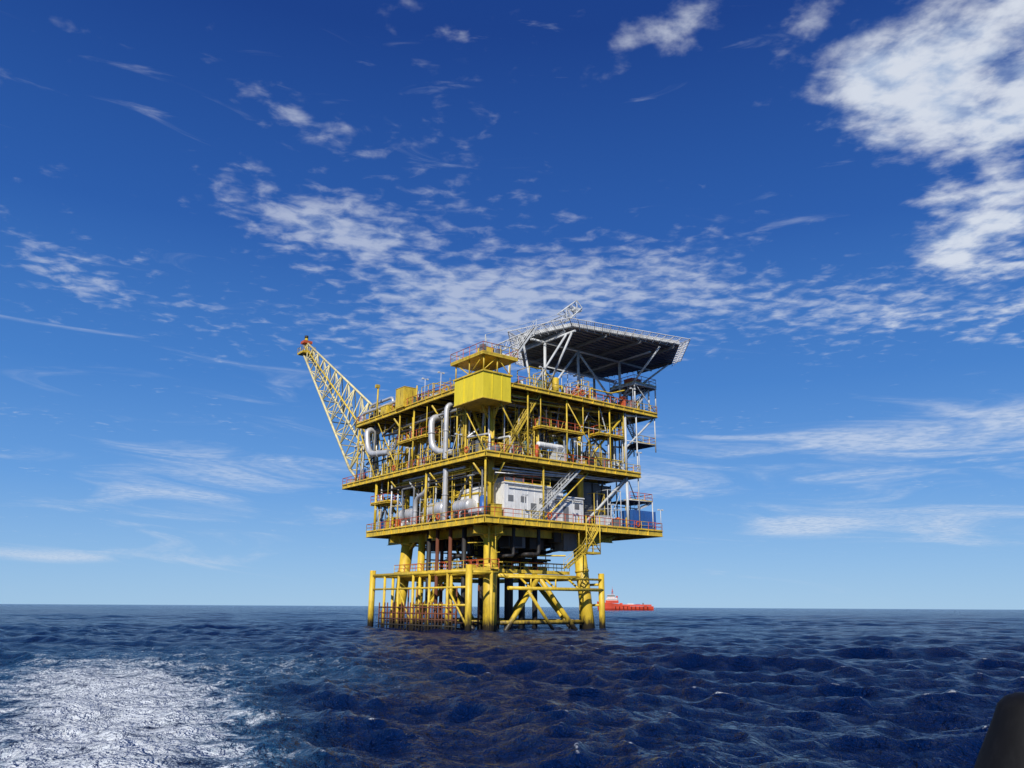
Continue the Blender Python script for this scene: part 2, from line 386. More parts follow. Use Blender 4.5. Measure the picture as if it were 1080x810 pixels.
for zt in (Z2,Z3):
    for i in range(10):
        v=ru(.6,1.6) if i<4 else ru(4,12); m=random.choice(['silver','yellow','grey','dark'])
        G('pipe_rack',m).tube((ru(1,4),v,zt-ru(1.1,2.4)),(ru(16,26),v,zt-ru(1.1,1.3)),ru(.06,.14),8)
    for i in range(10):
        u=ru(.5,1.6) if i<5 else ru(4,8); m=random.choice(['silver','yellow','grey','dark'])
        z=zt-ru(1.1,2.6); G('pipe_rack',m).tube((u,ru(1,6),z),(u,ru(18,28),z),ru(.06,.16),8)
S=G('exhaust_duct','silver')
S.pipe([(2,30.5,28.6),(-.2,30.5,28.6),(-.2,29.6,24.6),(.2,24,24.2)],.44,1.8,16)
S.pipe([(2.5,12.4,27.4),(-.1,12.4,27.4),(-.1,12.0,22.6),(1.0,8.5,22.0)],.44,1.6,16)
S.pipe([(2.5,9.2,28.6),(.2,9.2,28.6),(.2,9.2,21.2)],.34,1.4,16)
S.pipe([(.6,9.6,20),(.6,9.6,13.2)],.36,1.4,16)
S.pipe([(1,14.3,19.9),(.7,14.3,17.4),(.7,17,17),(.7,17,13.2)],.3,1.3,14)
V=G('vessel','silver')
V.vessel((1.6,5.2,14.9),(1.6,8.0,14.9),.9); V.vessel((1.7,11,15),(1.7,15.0,15),1.05); V.vessel((2,18,15),(2,23,15),.9)
V.vessel((7,16,Z3+1.7),(7,24,Z3+1.7),1.1)
for c in ((1.6,5.8),(1.6,7.5),(1.7,11.7),(1.7,14.4),(2,19),(2,22)): G('vessel','dark').box((c[0]-.8,c[1]-.12,Z1),(c[0]+.8,c[1]+.12,14.2))
# enclosed white module, front-right face of the main deck
W=G('control_module','white')
W.box((4.0,1.5,Z1+.25),(11.5,8.6,17.6)); W.box((11.55,1.4,Z1+.25),(17.2,8.6,16.6)); W.box((3.9,1.35,17.6),(11.6,8.7,17.75)); W.box((11.61,1.25,16.6),(17.3,8.7,16.75))
W.box((2.2,4.2,Z1+.25),(3.99,8.5,17.2)); W.box((5,2.5,17.75),(8,5,18.6)); W.box((12.5,2.4,16.75),(14.5,4,17.6))
Dk=G('control_module','grey')
for u,a,zz in ((4.6,.8,2.3),(6.6,.8,2.3),(9.6,1.0,2.3),(12.2,.7,2.1),(15.6,.8,2.1)):
    f=1.4 if u>11 else 1.5
    Dk.box((u,f-.05,Z1+zz),(u+a,f-.003,Z1+zz+.75))
Dk.box((13.6,1.34,Z1+.3),(14.5,1.397,Z1+2.3)); Dk.box((8.2,1.44,Z1+.3),(9.1,1.497,Z1+2.3)); Dk.box((4.0,1.6,Z1),(17.2,8.5,Z1+.25))
for i in range(7): W.box((4.45+i*1.1,1.46,Z1+.35),(4.51+i*1.1,1.497,17.5))
for i in range(5): W.box((12.2+i*1.1,1.36,Z1+.35),(12.26+i*1.1,1.397,16.5))
Dk.pipe([(4.4,1.2,17.3),(11.2,1.2,17.3),(11.2,1.2,16.2),(16.8,1.2,16.2)],.07,n=6); Dk.tube((10.9,1.25,Z1),(10.9,1.25,17.4),.06,6)
rail([(4,1.5),(11.5,1.5)],17.75)
Lw=G('louvre_wall','grey'); Lw.box((18.9,3.4,Z1+.1),(24.2,6.5,19.2))
for i in range(24): Lw.beam((18.9,3.36,Z1+.4+i*.24),(24.2,3.36,Z1+.4+i*.24),.1,.1)
for u in (18.9,20.7,22.5,24.2): G('louvre_wall','dark').box((u-.08,3.2,Z1),(u+.08,3.3,19.3))
Bc=G('container','blue'); Bc.box((25.6,.5,Z1+.1),(30.2,3.0,15.8))
for i in range(15): Bc.box((25.75+i*.3,.44,Z1+.3),(25.88+i*.3,.5,15.6))
for u in (25.6,30.12): Bc.box((u,.4,Z1+.05),(u+.1,.5,15.85))
G('container','dark').box((28.0,4,Z1),(30.4,7,15.0)); cabinet(20,.8,Z1,(1.6,1.2,1.5),'offwhite'); cabinet(22.4,.8,Z1,(1.2,1.2,1.2),'grey')
cabinet(6,2.2,Z2,(3,1.6,2.2),'white'); cabinet(19.5,2.2,Z2,(3,2.2,2.6),'grey'); cabinet(12,1.2,Z2,(2.2,1.4,1.6),'offwhite')
G('vessel','white').vessel((9.5,1.5,Z2+2.2),(13.5,1.5,Z2+2.2),.4)
stair((7.5,.55,Z1),(12.3,.55,Z1+4.2),.6,'offwhite'); stair((12.3,.6,Z1+4.2),(16.5,.6,Z2),.6,'offwhite') 
stair((3.5,1.2,Z2),(9.5,1.2,Z3-.2),.7); stair((26.9,1.0,Z1+2.8),(30,1.0,Z1+4),.7,mat='offwhite'); stair((30.2,3,Z2+4.5),(27,3,Z3),.7,mat='offwhite'); stair((25,3.5,Z2),(29.5,3.5,Z2+4.5),.7,'offwhite')
g=G('stairway','yellow')
for u in (15.2,17.6): 
    for v in (-1.2,.2): g.tube((u,v,9.3),(u,v,Z1+1),.07,6)
g.box((15.2,-1.2,9.3),(17.6,.2,9.42)); g.tube((15.2,-1.2,9.6),(17.6,-1.2,12.6),.06,6); g.tube((15.2,-1.2,12.4),(17.6,-1.2,9.6),.06,6)
rail([(15.2,-1.2),(17.6,-1.2),(17.6,.2)],9.4,'yellow')
stair((12.2,-.5,7.4),(15.2,-.5,9.4),.7); stair((15.4,-.5,9.5),(17.5,-.5,12.3),.7); 
# --- near-corner yellow box & crane platform
Y=G('crane_base','brightyellow'); Y.box((-.7,-.2,27.5),(3.6,6.1,30.8))
gg=G('crane_base','yellow'); gg.box((-.85,-.35,30.8),(3.75,6.25,31.0)); gg.box((-.78,-.28,27.38),(3.68,6.18,27.5))
for u in (.7,2.2): Y.box((u-.04,-.26,27.5),(u+.04,-.2,30.8))
for v in (1.8,4.0): Y.box((-.76,v-.04,27.5),(-.7,v+.04,30.8))
g=G('crane_base','yellow')
for u in (-.6,1.5,3.5):
    for v in (-.1,3,6): g.tube((u,v,31),(u,v,33.0),.1,6)
for p,q in (((-.6,-.1,31),(1.5,-.1,33)),((1.5,-.1,33),(3.5,-.1,31)),((-.6,-.1,33),(-.6,3,31)),((-.6,3,31),(-.6,6,33))): g.tube(p,q,.07,6)
g.box((-1.1,-.6,32.9),(4.4,6.6,33.15)); rail([(-1.1,-.6),(4.4,-.6),(4.4,6.6),(-1.1,6.6)],33.15,close=True,h=1.3)
for u,v in ((-.6,.2),(.4,5),(2.5,1),(3.4,4)): 
    G('crane_base',random.choice(['red','yellow','grey'])).box((u,v,33.15),(u+.6,v+.7,33.15+ru(.8,1.5)))
g.tube((3,4.6,27),(3,4.6,34.6),.6,18); G('pedestal_crane','yellow').box((2.3,3.8,34.6),(3.9,5.4,35.7)); G('pedestal_crane','glass').box((3.7,3.78,34.7),(3.94,4.6,35.5))
PC=G('pedestal_crane','offwhite'); PC.lattice((3.6,4.4,35.2),(16.0,2.6,42.6),1.1,1.0,.9,.8,14,.06,.04)
PC.tube((3.0,4.6,37.6),(16.0,2.4,43.3),.03,5); PC.tube((3,4.6,35.5),(3,4.6,37.6),.08,6); PC.tube((3.6,4.6,35.5),(3,4.6,37.6),.05,6)
PC.lattice((15.0,2.7,42.2),(17.6,2.2,44.6),.9,1.6,.8,1.3,3,.09,.07); PC.box((16.6,1.8,43.6),(18.0,2.8,44.0)); PC.tube((16.8,2.2,44.3),(17.2,2.2,42.2),.05,5)
cabinet(-.4,19.4,Z3,(2.2,2.4,2.9),'yellow'); cabinet(-.2,24.5,Z3,(2,2,1.2),'yellow')
g=G('upper_fittings','yellow')
g.tube((.3,28.5,Z3),(.3,28.5,Z3+5.2),.14,8); g.box((-.1,28.3,Z3+4.7),(.5,28.8,Z3+5.2)); g.tube((.6,17.6,Z3),(.6,17.6,Z3+2.8),.1,6)
S.pipe([(.6,33.6,Z3+.4),(.6,33.6,Z3+1.6),(.6,23,Z3+1.6),(2.5,23,Z3+1.6)],.26,1,12)
S.pipe([(1.6,33,Z3+.2),(1.6,33,Z3+3.0),(1.6,26,Z3+3.0),(1.6,26,Z3+.2)],.22,.9,12)
LP=G('floodlight_pole','offwhite')
def lamp(u,v,z,h=3.0):
    LP.tube((u,v,z),(u,v,z+h),.05,6); LP.tube((u-.4,v,z+h),(u+.4,v,z+h),.04,6); LP.box((u-.5,v-.12,z+h-.1),(u-.25,v+.12,z+h+.1)); LP.box((u+.25,v-.12,z+h-.1),(u+.5,v+.12,z+h+.1))
for p in ((0,14.5,Z3),(0,10.5,Z3),(0,26,Z1),(0,18,Z2),(0,6,Z2),(9,0,Z3),(15,0,Z2),(21,0,Z1),(30.8,0,Z1),(26.8,0,Z2),(14,0,Z1),(0,32,Z2),(26,0,Z3),(6,0,Z1)): lamp(*p)
for p in ((0,4,Z2),(0,22,Z2),(10,0,Z1),(26,0,Z1),(16,0,Z3),(0,10,Z1)):
    g=G('lifebuoy','red'); 
    for k in range(10):
        a=2*math.pi*k/10;b=2*math.pi*(k+1)/10; ax=(1,0) if p[0]>0 else (0,1)
        f=lambda t:(p[0]+ax[0]*math.cos(t)*.35-(.1 if not ax[0] else 0),p[1]+ax[1]*math.cos(t)*.35-(.1 if ax[0] else 0),p[2]+.7+math.sin(t)*.35)
        g.tube(f(a),f(b),.09,6)
deck('stair_tower_deck',26.4,31,0,5,34.2,.35,1.5,'offwhite'); rail([(26.4,0),(31,0),(31,5),(26.4,5)],34.2,close=True)
for u,v in ((26.5,.1),(30.9,.1),(30.9,4.9),(26.5,4.9)): G('stair_tower','offwhite').tube((u,v,Z3),(u,v,34.2),.11,8)
stair((26.8,1.0,Z3),(30.5,1.0,34.2),.7,mat='offwhite'); G('stair_tower','offwhite').tube((30.9,.1,Z3),(26.5,.1,34.2),.06,6); cabinet(28,2,34.2,(2,1.6,1.3),'red')

# --- helideck
HP=[(10.9,-3.2),(30.2,-7.5),(37.3,.3),(34.1,14.2),(18.4,17.6),(8,6.2)]
hc=(sum(p[0] for p in HP)/6,sum(p[1] for p in HP)/6)
def sc(k): return [(hc[0]+(p[0]-hc[0])*k,hc[1]+(p[1]-hc[1])*k) for p in HP]
inn=sc(.885)
H=G('helideck','helideck'); H.extrude(inn,ZH-.45,ZH)
for i in range(6):
    a=inn[i];b=inn[(i+1)%6]; G('helideck_edge','offwhite').beam((a[0],a[1],ZH-.1),(b[0],b[1],ZH-.1),.14,.5)
def clip(p,d,poly):
    ts=[]
    n=len(poly)
    for i in range(n):
        a=poly[i];b=poly[(i+1)%n]; ex,ey=b[0]-a[0],b[1]-a[1]; den=d[0]*ey-d[1]*ex
        if abs(den)<1e-6: continue
        t=((a[0]-p[0])*ey-(a[1]-p[1])*ex)/den; s=((a[0]-p[0])*d[1]-(a[1]-p[1])*d[0])/den
        if 0<=s<=1: ts.append(t)
    return (min(ts),max(ts)) if len(ts)>1 else None
hb=G('helideck_beam','helideck')
sub=sc(.87)
for i in range(-14,22):
    p=(hc[0],hc[1]+i*.9); c=clip(p,(1,0),sub)
    if c and c[1]-c[0]>1: hb.box((p[0]+c[0],p[1]-.05,ZH-.62),(p[0]+c[1],p[1]+.05,ZH-.452))
for i in range(-2,3):
    p=(hc[0]+i*5.5,hc[1]); c=clip(p,(0,1),sub)
    if c: hb.ibeam((p[0],p[1]+c[0],ZH-.85),(p[0],p[1]+c[1],ZH-.85),.22,.4)
nt_=G('helideck_net','white')
out=HP
for i in range(6):
    a0,a1=inn[i],inn[(i+1)%6]; b0,b1=out[i],out[(i+1)%6]
    L=math.dist(b0,b1); n=int(L/1.25)
    A=lambda t,k:Vector((a0[0]+(a1[0]-a0[0])*t,a0[1]+(a1[1]-a0[1])*t,ZH-.3))
    for k in range(n+1):
        t=k/n; p=A(t,0); q=Vector((b0[0]+(b1[0]-b0[0])*t,b0[1]+(b1[1]-b0[1])*t,ZH+.25))
        nt_.tube(p,q,.06,5); nt_.tube(p-Vector((0,0,.5)),p.lerp(q,.7),.04,4)
        if k<n:
            t2=(k+1)/n; q2=Vector((b0[0]+(b1[0]-b0[0])*t2,b0[1]+(b1[1]-b0[1])*t2,ZH+.25)); p2=A(t2,0)
            nt_.tube(q,q2,.06,5); 
            for s in (.33,.66): nt_.tube(p.lerp(q,s),p2.lerp(q2,s),.022,4,cap=False)
            for s in (.25,.5,.75): nt_.tube(p.lerp(p2,s),q.lerp(q2,s),.018,4,cap=False)
hs=G('helideck_support','offwhite')
cols=[(12,3),(18.2,3),(26.5,3),(12,11),(20,13),(29,11)]
for u,v in cols: hs.tube((u,v,Z3),(u,v,ZH-1.3),.2,12)
for v in (3,11):
    hs.tube((9.5,v,ZH-1.35),(33.5,v,ZH-1.35),.17,10)
for u in (12,26.5): hs.tube((u,-3.2,ZH-1.3),(u,13,ZH-1.3),.16,10)
for p,q in (((12,3,Z3+.5),(12,-2.6,ZH-1.3)),((26.5,3,Z3+2),(26.5,-5,ZH-1.0)),((26.5,3,Z3+2),(34,0,ZH-1.0)),
            ((8,1,Z3),(12,-1.5,ZH-1.3)),((12,3,Z3),(18.2,3,ZH-1.3)),((18.2,3,ZH-1.5),(26.5,3,Z3)),((29,11,Z3+1),(34,11,ZH-1.3)),
            ((8,1,Z3),(8.8,4,ZH-1.0)),((29,11,Z3),(20,13,ZH-1.3))): hs.tube(p,q,.15,10)
hs.tube((12,3,34.5),(26.5,3,34.5),.1,8)
stair((5,2,33.2),(9,1.5,ZH-.2),.7,mat='offwhite')
A=G('antenna','offwhite')
for u,v,h in ((6.5,8,6),(7,10,5),(4.6,9,4)): A.tube((u,v,Z3),(u,v,Z3+h+2),.05,5)
# --- flare boom
F=G('flare_boom','cream')
P0=[Vector((0.6,37,23.4)),Vector((5.6,37,23.4)),Vector((3.2,34.2,33.0))]
T0=[Vector((2.5,63.3,49.4)),Vector((3.6,63.3,49.4)),Vector((3.05,62.8,51.4))]
n=11
for i in range(3): F.tube(P0[i],T0[i],.2,8)
for k in range(n+1):
    t=k/n; c=[P0[i].lerp(T0[i],t) for i in range(3)]
    for i in range(3): F.tube(c[i],c[(i+1)%3],.1,6)
    if k<n:
        d=[P0[i].lerp(T0[i],(k+1)/n) for i in range(3)]
        for i in range(3):
            j=(i+1)%3
            if k%2: F.tube(c[i],d[j],.1,6)
            else: F.tube(c[j],d[i],.1,6)
G('flare_boom_pipe','yellow').tube(P0[2].lerp(P0[0],.4),T0[2].lerp(T0[0],.4)+Vector((0,.6,.3)),.16,8)
ft=G('flare_tip','yellow'); ft.tube((3.05,63.2,50.4),(3.05,63.6,52.6),.3,10); ft.box((1.8,61.8,49.2),(4.3,64.4,49.4)); 
rail([(1.8,61.8),(4.3,61.8),(4.3,64.4),(1.8,64.4)],49.4,'yellow',close=True)
G('flare_tip','dark').tube((3.05,63.6,52.6),(3.05,63.65,53.1),.36,10); G('flare_tip','red').box((2.2,62.6,51.4),(3.9,64.2,51.9))
F.tube((0.6,37,23.4),(1,34,Z2),.2,8); F.tube((5.6,37,23.4),(5.4,34,Z2),.2,8); F.tube((3.2,34.2,33),(3.2,28,Z3),.2,8)
F.tube((0.6,37,23.4),(3.2,34.2,Z3),.2,8); F.tube((5.6,37,23.4),(3.2,34.2,Z3),.2,8); F.tube((3.2,34.2,33),(3.2,34.2,Z3),.2,8)

plat=empty('offshore_oil_platform',(-3.1,95.8,0),math.radians(38))
flush(plat)

# ============================================================ SHIP (local x = aft, bow at -x)
ship=empty('supply_ship',(117,850,0),math.radians(-8))
def hull(mb):
    secs=[]
    xs=[-29,-27,-23,-17,-8,5,18,26,28]
    for x in xs:
        w=[0.15,1.9,4.6,6.2,6.8,6.8,6.8,6.5,6.2][xs.index(x)]
        top=[8.6,8.2,7.6,7.0,6.2,3.8,3.8,3.9,3.9][xs.index(x)]
        xx=x
        secs.append([(xx+(2.2 if x<-26 else 0),0,-1.5),(xx+(1.2 if x<-26 else 0),w*.75,-.5),(xx+(.6 if x<-26 else 0),w*.92,1.5),(xx,w,top),(xx,-w,top),(xx+(.6 if x<-26 else 0),-w*.92,1.5),(xx+(1.2 if x<-26 else 0),-w*.75,-.5)])
    vs=[p for s in secs for p in s]; m=7; fs=[]
    for i in range(len(secs)-1):
        for k in range(m):
            j=(k+1)%m; fs.append((i*m+k,i*m+j,(i+1)*m+j,(i+1)*m+k))
    fs.append(tuple(range(m))); fs.append(tuple(range(len(vs)-1,len(vs)-m-1,-1)))
    mb.add(vs,fs)
hull(G('hull','shipred'))
g=G('superstructure','shipred'); g.box((-20,-5.4,6.8),(-7,5.4,9.6)); g.box((-18.5,-4.8,12.0),(-10,4.8,12.3)); g.box((-6,-4.5,4.2),(-3,4.5,7)); 
g=G('superstructure','white'); g.box((-19,-5,9.6),(-8,5,12.0)); g.box((-18,-4.6,12.3),(-10.5,4.6,14.8)); g.box((-18.6,-5,14.8),(-10,5,15.1))
G('bridge_windows','glass').box((-18.05,-4.65,13.3),(-10.45,4.65,14.3)); G('bridge_windows','glass').box((-18.5,-5.03,10.4),(-8.5,-5.0,10.9))
g=G('mast','shipred'); g.lattice((-13,0,15.1),(-13,0,20.5),1.6,1.6,.6,.6,4,.15,.1,up=(0,1,0)); g.box((-14,-1.8,18),(-12,1.8,18.3)); g.tube((-13,0,20.5),(-13,0,23),.1,6)
g.tube((-8.5,3,9.6),(-8.5,3,14),.8,10); g.tube((-8.5,-3,9.6),(-8.5,-3,14),.8,10)
g=G('bulwark','shipred'); g.box((-4,-6.9,4.0),(26,-6.6,5.6)); g.box((-4,6.6,4.0),(26,6.9,5.6))
G('deck_cargo','white').box((2,-4,4),(8,0,6.4)); G('deck_cargo','blue').box((10,-3,4),(15,2,6.0)); G('deck_cargo','shipred').tube((20,-5,4),(20,5,4.0),1.4,12); G('deck_cargo','grey').box((17,-3,4),(18.5,3,7.2))
G('hull','white').box((-26,-.3,8.2),(-25.7,.3,11))
for i in range(9): G('fender','black').tube((-10+i*4,-6.95,1.2),(-10+i*4,-6.95,3.6),.35,8)
flush(ship)

# ============================================================ own boat stern (bollard)
boat=empty('workboat_stern')
g=G('bollard','black')
prof=[(.002,2.545),(.035,2.543),(.058,2.534),(.074,2.515),(.084,2.48),(.098,2.44),(.116,2.39),(.134,2.33),(.155,2.24),(.175,2.12),(.19,2.04),(.2,1.98)]
cx,cy=1.325,2.2; n=32; vs=[];fs=[]
for r,z in prof:
    for k in range(n):
        t=2*math.pi*k/n; vs.append((cx+r*1.12*math.cos(t)+(z-2.4)*.12,cy+r*math.sin(t),z))
for i in range(len(prof)-1):
    for k in range(n): j=(k+1)%n; fs.append((i*n+k,(i+1)*n+k,(i+1)*n+j,i*n+j))
g.add(vs,fs,True)
G('gunwale','black').box((-2.2,1.9,1.7),(2.6,2.5,1.99)); G('stern_hull','grey').box((-2.2,1.4,-.6),(2.6,2.3,1.7))
flush(boat)

# ============================================================ SEA
def build_sea():
    rng=np.random.default_rng(11)
    rad=[0.4]; 
    while rad[-1]<60000:
        r=rad[-1]; k=.0056 if r<300 else (.011 if r<2000 else .04); rad.append(r*(1+k) if r>7 else r*1.05)
    rad=np.array(rad)
    front=np.arange(-44,44.01,.15); back=np.linspace(44,316,110)[1:-1]
    ang=np.radians(np.concatenate([front,back])); nA=len(ang); nR=len(rad)
    RR,AA=np.meshgrid(rad,ang,indexing='ij')
    X=(RR*np.sin(AA)).ravel(); Y=(RR*np.cos(AA)).ravel(); r=RR.ravel()
    Zd=np.zeros_like(X); DX=np.zeros_like(X); DY=np.zeros_like(X); crest=np.zeros_like(X)
    sp=np.maximum(r*.0056,.03)
    main=math.radians(235)
    nw=100
    lams=np.exp(np.linspace(math.log(.35),math.log(14),nw))
    gust=0.85+.3*np.sin(X*.043+1.3*np.sin(Y*.031))*np.sin(Y*.037+.7)
    for lam in lams:
        lam*=rng.uniform(.93,1.07); th=main+rng.normal(0,.75 if lam<4 else .5); k=2*np.pi/lam
        sl=.044 if lam<1 else (.054 if lam<3 else (.032 if lam<6 else .020))
        a=sl/k; w=np.clip((lam/sp-2.2)/2.2,0,1)
        ph=k*(X*math.cos(th)+Y*math.sin(th))+rng.uniform(0,6.28)
        s,c=np.sin(ph),np.cos(ph); aw=a*w*gust
        Zd+=aw*c; DX-=aw*s*math.cos(th)*1.05; DY-=aw*s*math.sin(th)*1.05; crest+=aw*k*c
    t=(Y-15.5); cxl=-7.2-.47*t; hw=3.8+.11*np.clip(t,-15,80)
    d=(X-cxl)/hw
    wake=np.exp(-(np.abs(d)**2.6))*np.clip((Y+2)/6,0,1)*np.clip(1.3-(Y-20)/36,0,1)
    wake=np.maximum(wake,.5*np.exp(-(np.abs((X+12+.50*(Y-40))/8)**2))*np.clip((Y-22)/15,0,1)*np.clip(1-(Y-45)/35,0,1))
    Zd=Zd*(1-.4*np.clip(wake,0,1))
    co=np.empty((nR*nA,3),dtype=np.float32); co[:,0]=X+DX; co[:,1]=Y+DY; co[:,2]=Zd
    i=np.arange(nR-1)[:,None]; j=np.arange(nA)[None,:]; j2=(j+1)%nA
    q=np.stack([i*nA+j,i*nA+j2,(i+1)*nA+j2,(i+1)*nA+j],-1).reshape(-1,4)[:, ::-1].astype(np.int32)
    me=bpy.data.meshes.new('sea'); nf=len(q)
    me.vertices.add(len(co)); me.vertices.foreach_set('co',co.ravel())
    me.loops.add(nf*4); me.loops.foreach_set('vertex_index',q.ravel())
    me.polygons.add(nf); me.polygons.foreach_set('loop_start',np.arange(0,nf*4,4,dtype=np.int32)); me.polygons.foreach_set('loop_total',np.full(nf,4,dtype=np.int32))
    me.polygons.foreach_set('use_smooth',np.ones(nf,dtype=bool))
    me.update(calc_edges=True)
    for nm,arr in (('wake',wake),('crest',crest/np.percentile(crest[(r<60)&(r>10)],99.6))):
        at=me.attributes.new(nm,'FLOAT','POINT'); at.data.foreach_set('value',arr.astype(np.float32))
    ob=bpy.data.objects.new('sea',me); scene.collection.objects.link(ob); return ob
sea=build_sea()
m,nt,b=newmat('sea_water'); N=nt.nodes; L=nt.links
def MM(nt,op,a,b=None,c=None,clamp=False):
    n=nt.nodes.new('ShaderNodeMath'); n.operation=op; n.use_clamp=clamp
    for i,x in enumerate((a,b,c)):
        if x is None: continue
        if isinstance(x,(int,float)): n.inputs[i].default_value=x
        else: nt.links.new(x,n.inputs[i])
    return n.outputs[0]
def SS(nt,x,lo,hi,a=0,b=1):
    n=nt.nodes.new('ShaderNodeMapRange'); n.interpolation_type='SMOOTHSTEP'; nt.links.new(x,n.inputs['Value'])
    n.inputs['From Min'].default_value=lo; n.inputs['From Max'].default_value=hi; n.inputs['To Min'].default_value=a; n.inputs['To Max'].default_value=b
    return n.outputs[0]
def NZ(nt,vec,scale,detail=5,rough=.55,dist=0,dim='3D'):
    n=nt.nodes.new('ShaderNodeTexNoise'); n.noise_dimensions=dim; n.inputs['Scale'].default_value=scale; n.inputs['Detail'].default_value=detail; n.inputs['Roughness'].default_value=rough; n.inputs['Distortion'].default_value=dist
    nt.links.new(vec,n.inputs['Vector']); return n.outputs['Fac']
tc=N.new('ShaderNodeTexCoord').outputs['Object']
wk=N.new('ShaderNodeAttribute'); wk.attribute_name='wake'; wk=wk.outputs['Fac']
cr=N.new('ShaderNodeAttribute'); cr.attribute_name='crest'; cr=cr.outputs['Fac']
rot=N.new('ShaderNodeMapping'); L.new(tc,rot.inputs[0]); rot.inputs['Rotation'].default_value=(0,0,math.radians(-55)); rot.inputs['Scale'].default_value=(1.3,.75,1)
n1=NZ(nt,rot.outputs[0],1.2,5,.70,.15,'2D'); n2=NZ(nt,rot.outputs[0],1.9,3,.6,.2,'2D')
h=MM(nt,'MULTIPLY_ADD',MM(nt,'ABSOLUTE',MM(nt,'SUBTRACT',n2,.5)),-.85,n1)
bp=N.new('ShaderNodeBump'); bp.inputs['Strength'].default_value=1.0; bp.inputs['Distance'].default_value=.62; L.new(h,bp.inputs['Height'])
f1=NZ(nt,tc,.9,7,.72,.25,'2D'); f2=NZ(nt,tc,4.5,5,.7,.4,'2D')
fo=MM(nt,'ADD',MM(nt,'MULTIPLY',f1,.62),MM(nt,'MULTIPLY',f2,.38))
foam=MM(nt,'MULTIPLY',SS(nt,MM(nt,'MULTIPLY_ADD',wk,.36,fo),.68,.88),.95)
foam=MM(nt,'MULTIPLY',foam,SS(nt,wk,.05,.3))
cap=MM(nt,'MULTIPLY',SS(nt,cr,.9,1.25),SS(nt,fo,.45,.56))
foam=MM(nt,'MAXIMUM',foam,cap)
c1=N.new('ShaderNodeMix'); c1.data_type='RGBA'; c1.inputs[6].default_value=(.0008,.0105,.062,1); c1.inputs[7].default_value=(.04,.17,.30,1)
aer=MM(nt,'MULTIPLY',SS(nt,wk,.1,.9),SS(nt,fo,.34,.58),clamp=True)
L.new(aer,c1.inputs[0])
c2=N.new('ShaderNodeMix'); c2.data_type='RGBA'; L.new(c1.outputs[2],c2.inputs[6]); c2.inputs[7].default_value=(.78,.83,.87,1); L.new(foam,c2.inputs[0])
L.new(c2.outputs[2],b.inputs['Base Color']); L.new(bp.outputs[0],b.inputs['Normal'])
L.new(SS(nt,MM(nt,'MAXIMUM',foam,MM(nt,'MULTIPLY',wk,.5)),0,1,.12,.9),b.inputs['Roughness']); b.inputs['IOR'].default_value=1.333; b.inputs['Specular IOR Level'].default_value=.22
sea.data.materials.append(m)

# ============================================================ SKY
SUN_EL=36; SUN_AZ=194
w=bpy.data.worlds.new('World'); scene.world=w; w.use_nodes=True; nt=w.node_tree; N=nt.nodes; L=nt.links
bg=N['Background']; bg.inputs['Strength'].default_value=.1
sky=N.new('ShaderNodeTexSky'); sky.sky_type='NISHITA'; sky.sun_disc=False; sky.sun_elevation=math.radians(SUN_EL); sky.sun_rotation=math.radians(SUN_AZ)
sky.air_density=1.0; sky.dust_density=.1; sky.ozone_density=3.0; sky.altitude=0
gen=N.new('ShaderNodeTexCoord').outputs['Generated']
sep=N.new('ShaderNodeSeparateXYZ'); L.new(gen,sep.inputs[0]); x,y,z=sep.outputs
el=MM(nt,'MULTIPLY',MM(nt,'ARCSINE',z),57.2958); az=MM(nt,'MULTIPLY',MM(nt,'ARCTAN2',x,y),57.2958)
ramp=N.new('ShaderNodeValToRGB'); L.new(MM(nt,'MULTIPLY',el,1/60,clamp=True),ramp.inputs[0])
stops=[(0,(.30,.53,.79)),(.05,(.23,.455,.78)),(.13,(.12,.33,.73)),(.25,(.052,.21,.60)),(.42,(.018,.105,.42)),(.65,(.006,.046,.26)),(1,(.004,.03,.2))]
e=ramp.color_ramp.elements; e[0].position=0; e[0].color=stops[0][1]+(1,); e[1].position=1; e[1].color=stops[-1][1]+(1,)
for p,c in stops[1:-1]: q=e.new(p); q.color=c+(1,)
gs=N.new('ShaderNodeVectorMath'); gs.operation='SCALE'; L.new(ramp.outputs[0],gs.inputs[0]); gs.inputs['Scale'].default_value=10.0
sm=N.new('ShaderNodeMix'); sm.data_type='RGBA'; sm.inputs[0].default_value=.9; L.new(sky.outputs[0],sm.inputs[6]); L.new(gs.outputs[0],sm.inputs[7])
zc=MM(nt,'MAXIMUM',z,.015)
cb=N.new('ShaderNodeCombineXYZ'); L.new(MM(nt,'DIVIDE',x,zc),cb.inputs[0]); L.new(MM(nt,'DIVIDE',y,zc),cb.inputs[1]); P=cb.outputs[0]
ae=N.new('ShaderNodeCombineXYZ'); L.new(az,ae.inputs[0]); L.new(el,ae.inputs[1]); ae=ae.outputs[0]
def blob(a0,e0,w_,h_,s,tilt=0):
    mp=N.new('ShaderNodeMapping'); mp.vector_type='TEXTURE'; L.new(ae,mp.inputs[0])
    mp.inputs['Location'].default_value=(a0,e0,0); mp.inputs['Rotation'].default_value=(0,0,math.atan(tilt)); mp.inputs['Scale'].default_value=(w_*1.7,h_*1.7,1)
    g=N.new('ShaderNodeTexGradient'); g.gradient_type='SPHERICAL'; L.new(mp.outputs[0],g.inputs[0])
    return (g.outputs['Fac'],s)
def total(l):
    o=None
    for f,s in l: o=MM(nt,'MULTIPLY',f,s) if o is None else MM(nt,'MULTIPLY_ADD',f,s,o)
    return o
big=total([blob(32,31.5,6,4.5,1.3),blob(26,34,6,3.5,.7),blob(31.5,22.8,4,2.2,1.25),blob(34,18,8,2.0,.8),blob(41,27,5,9,1.0),blob(15,39.5,9,2.6,.75),blob(-95,30,25,12,.8),blob(85,30,20,12,.8)])
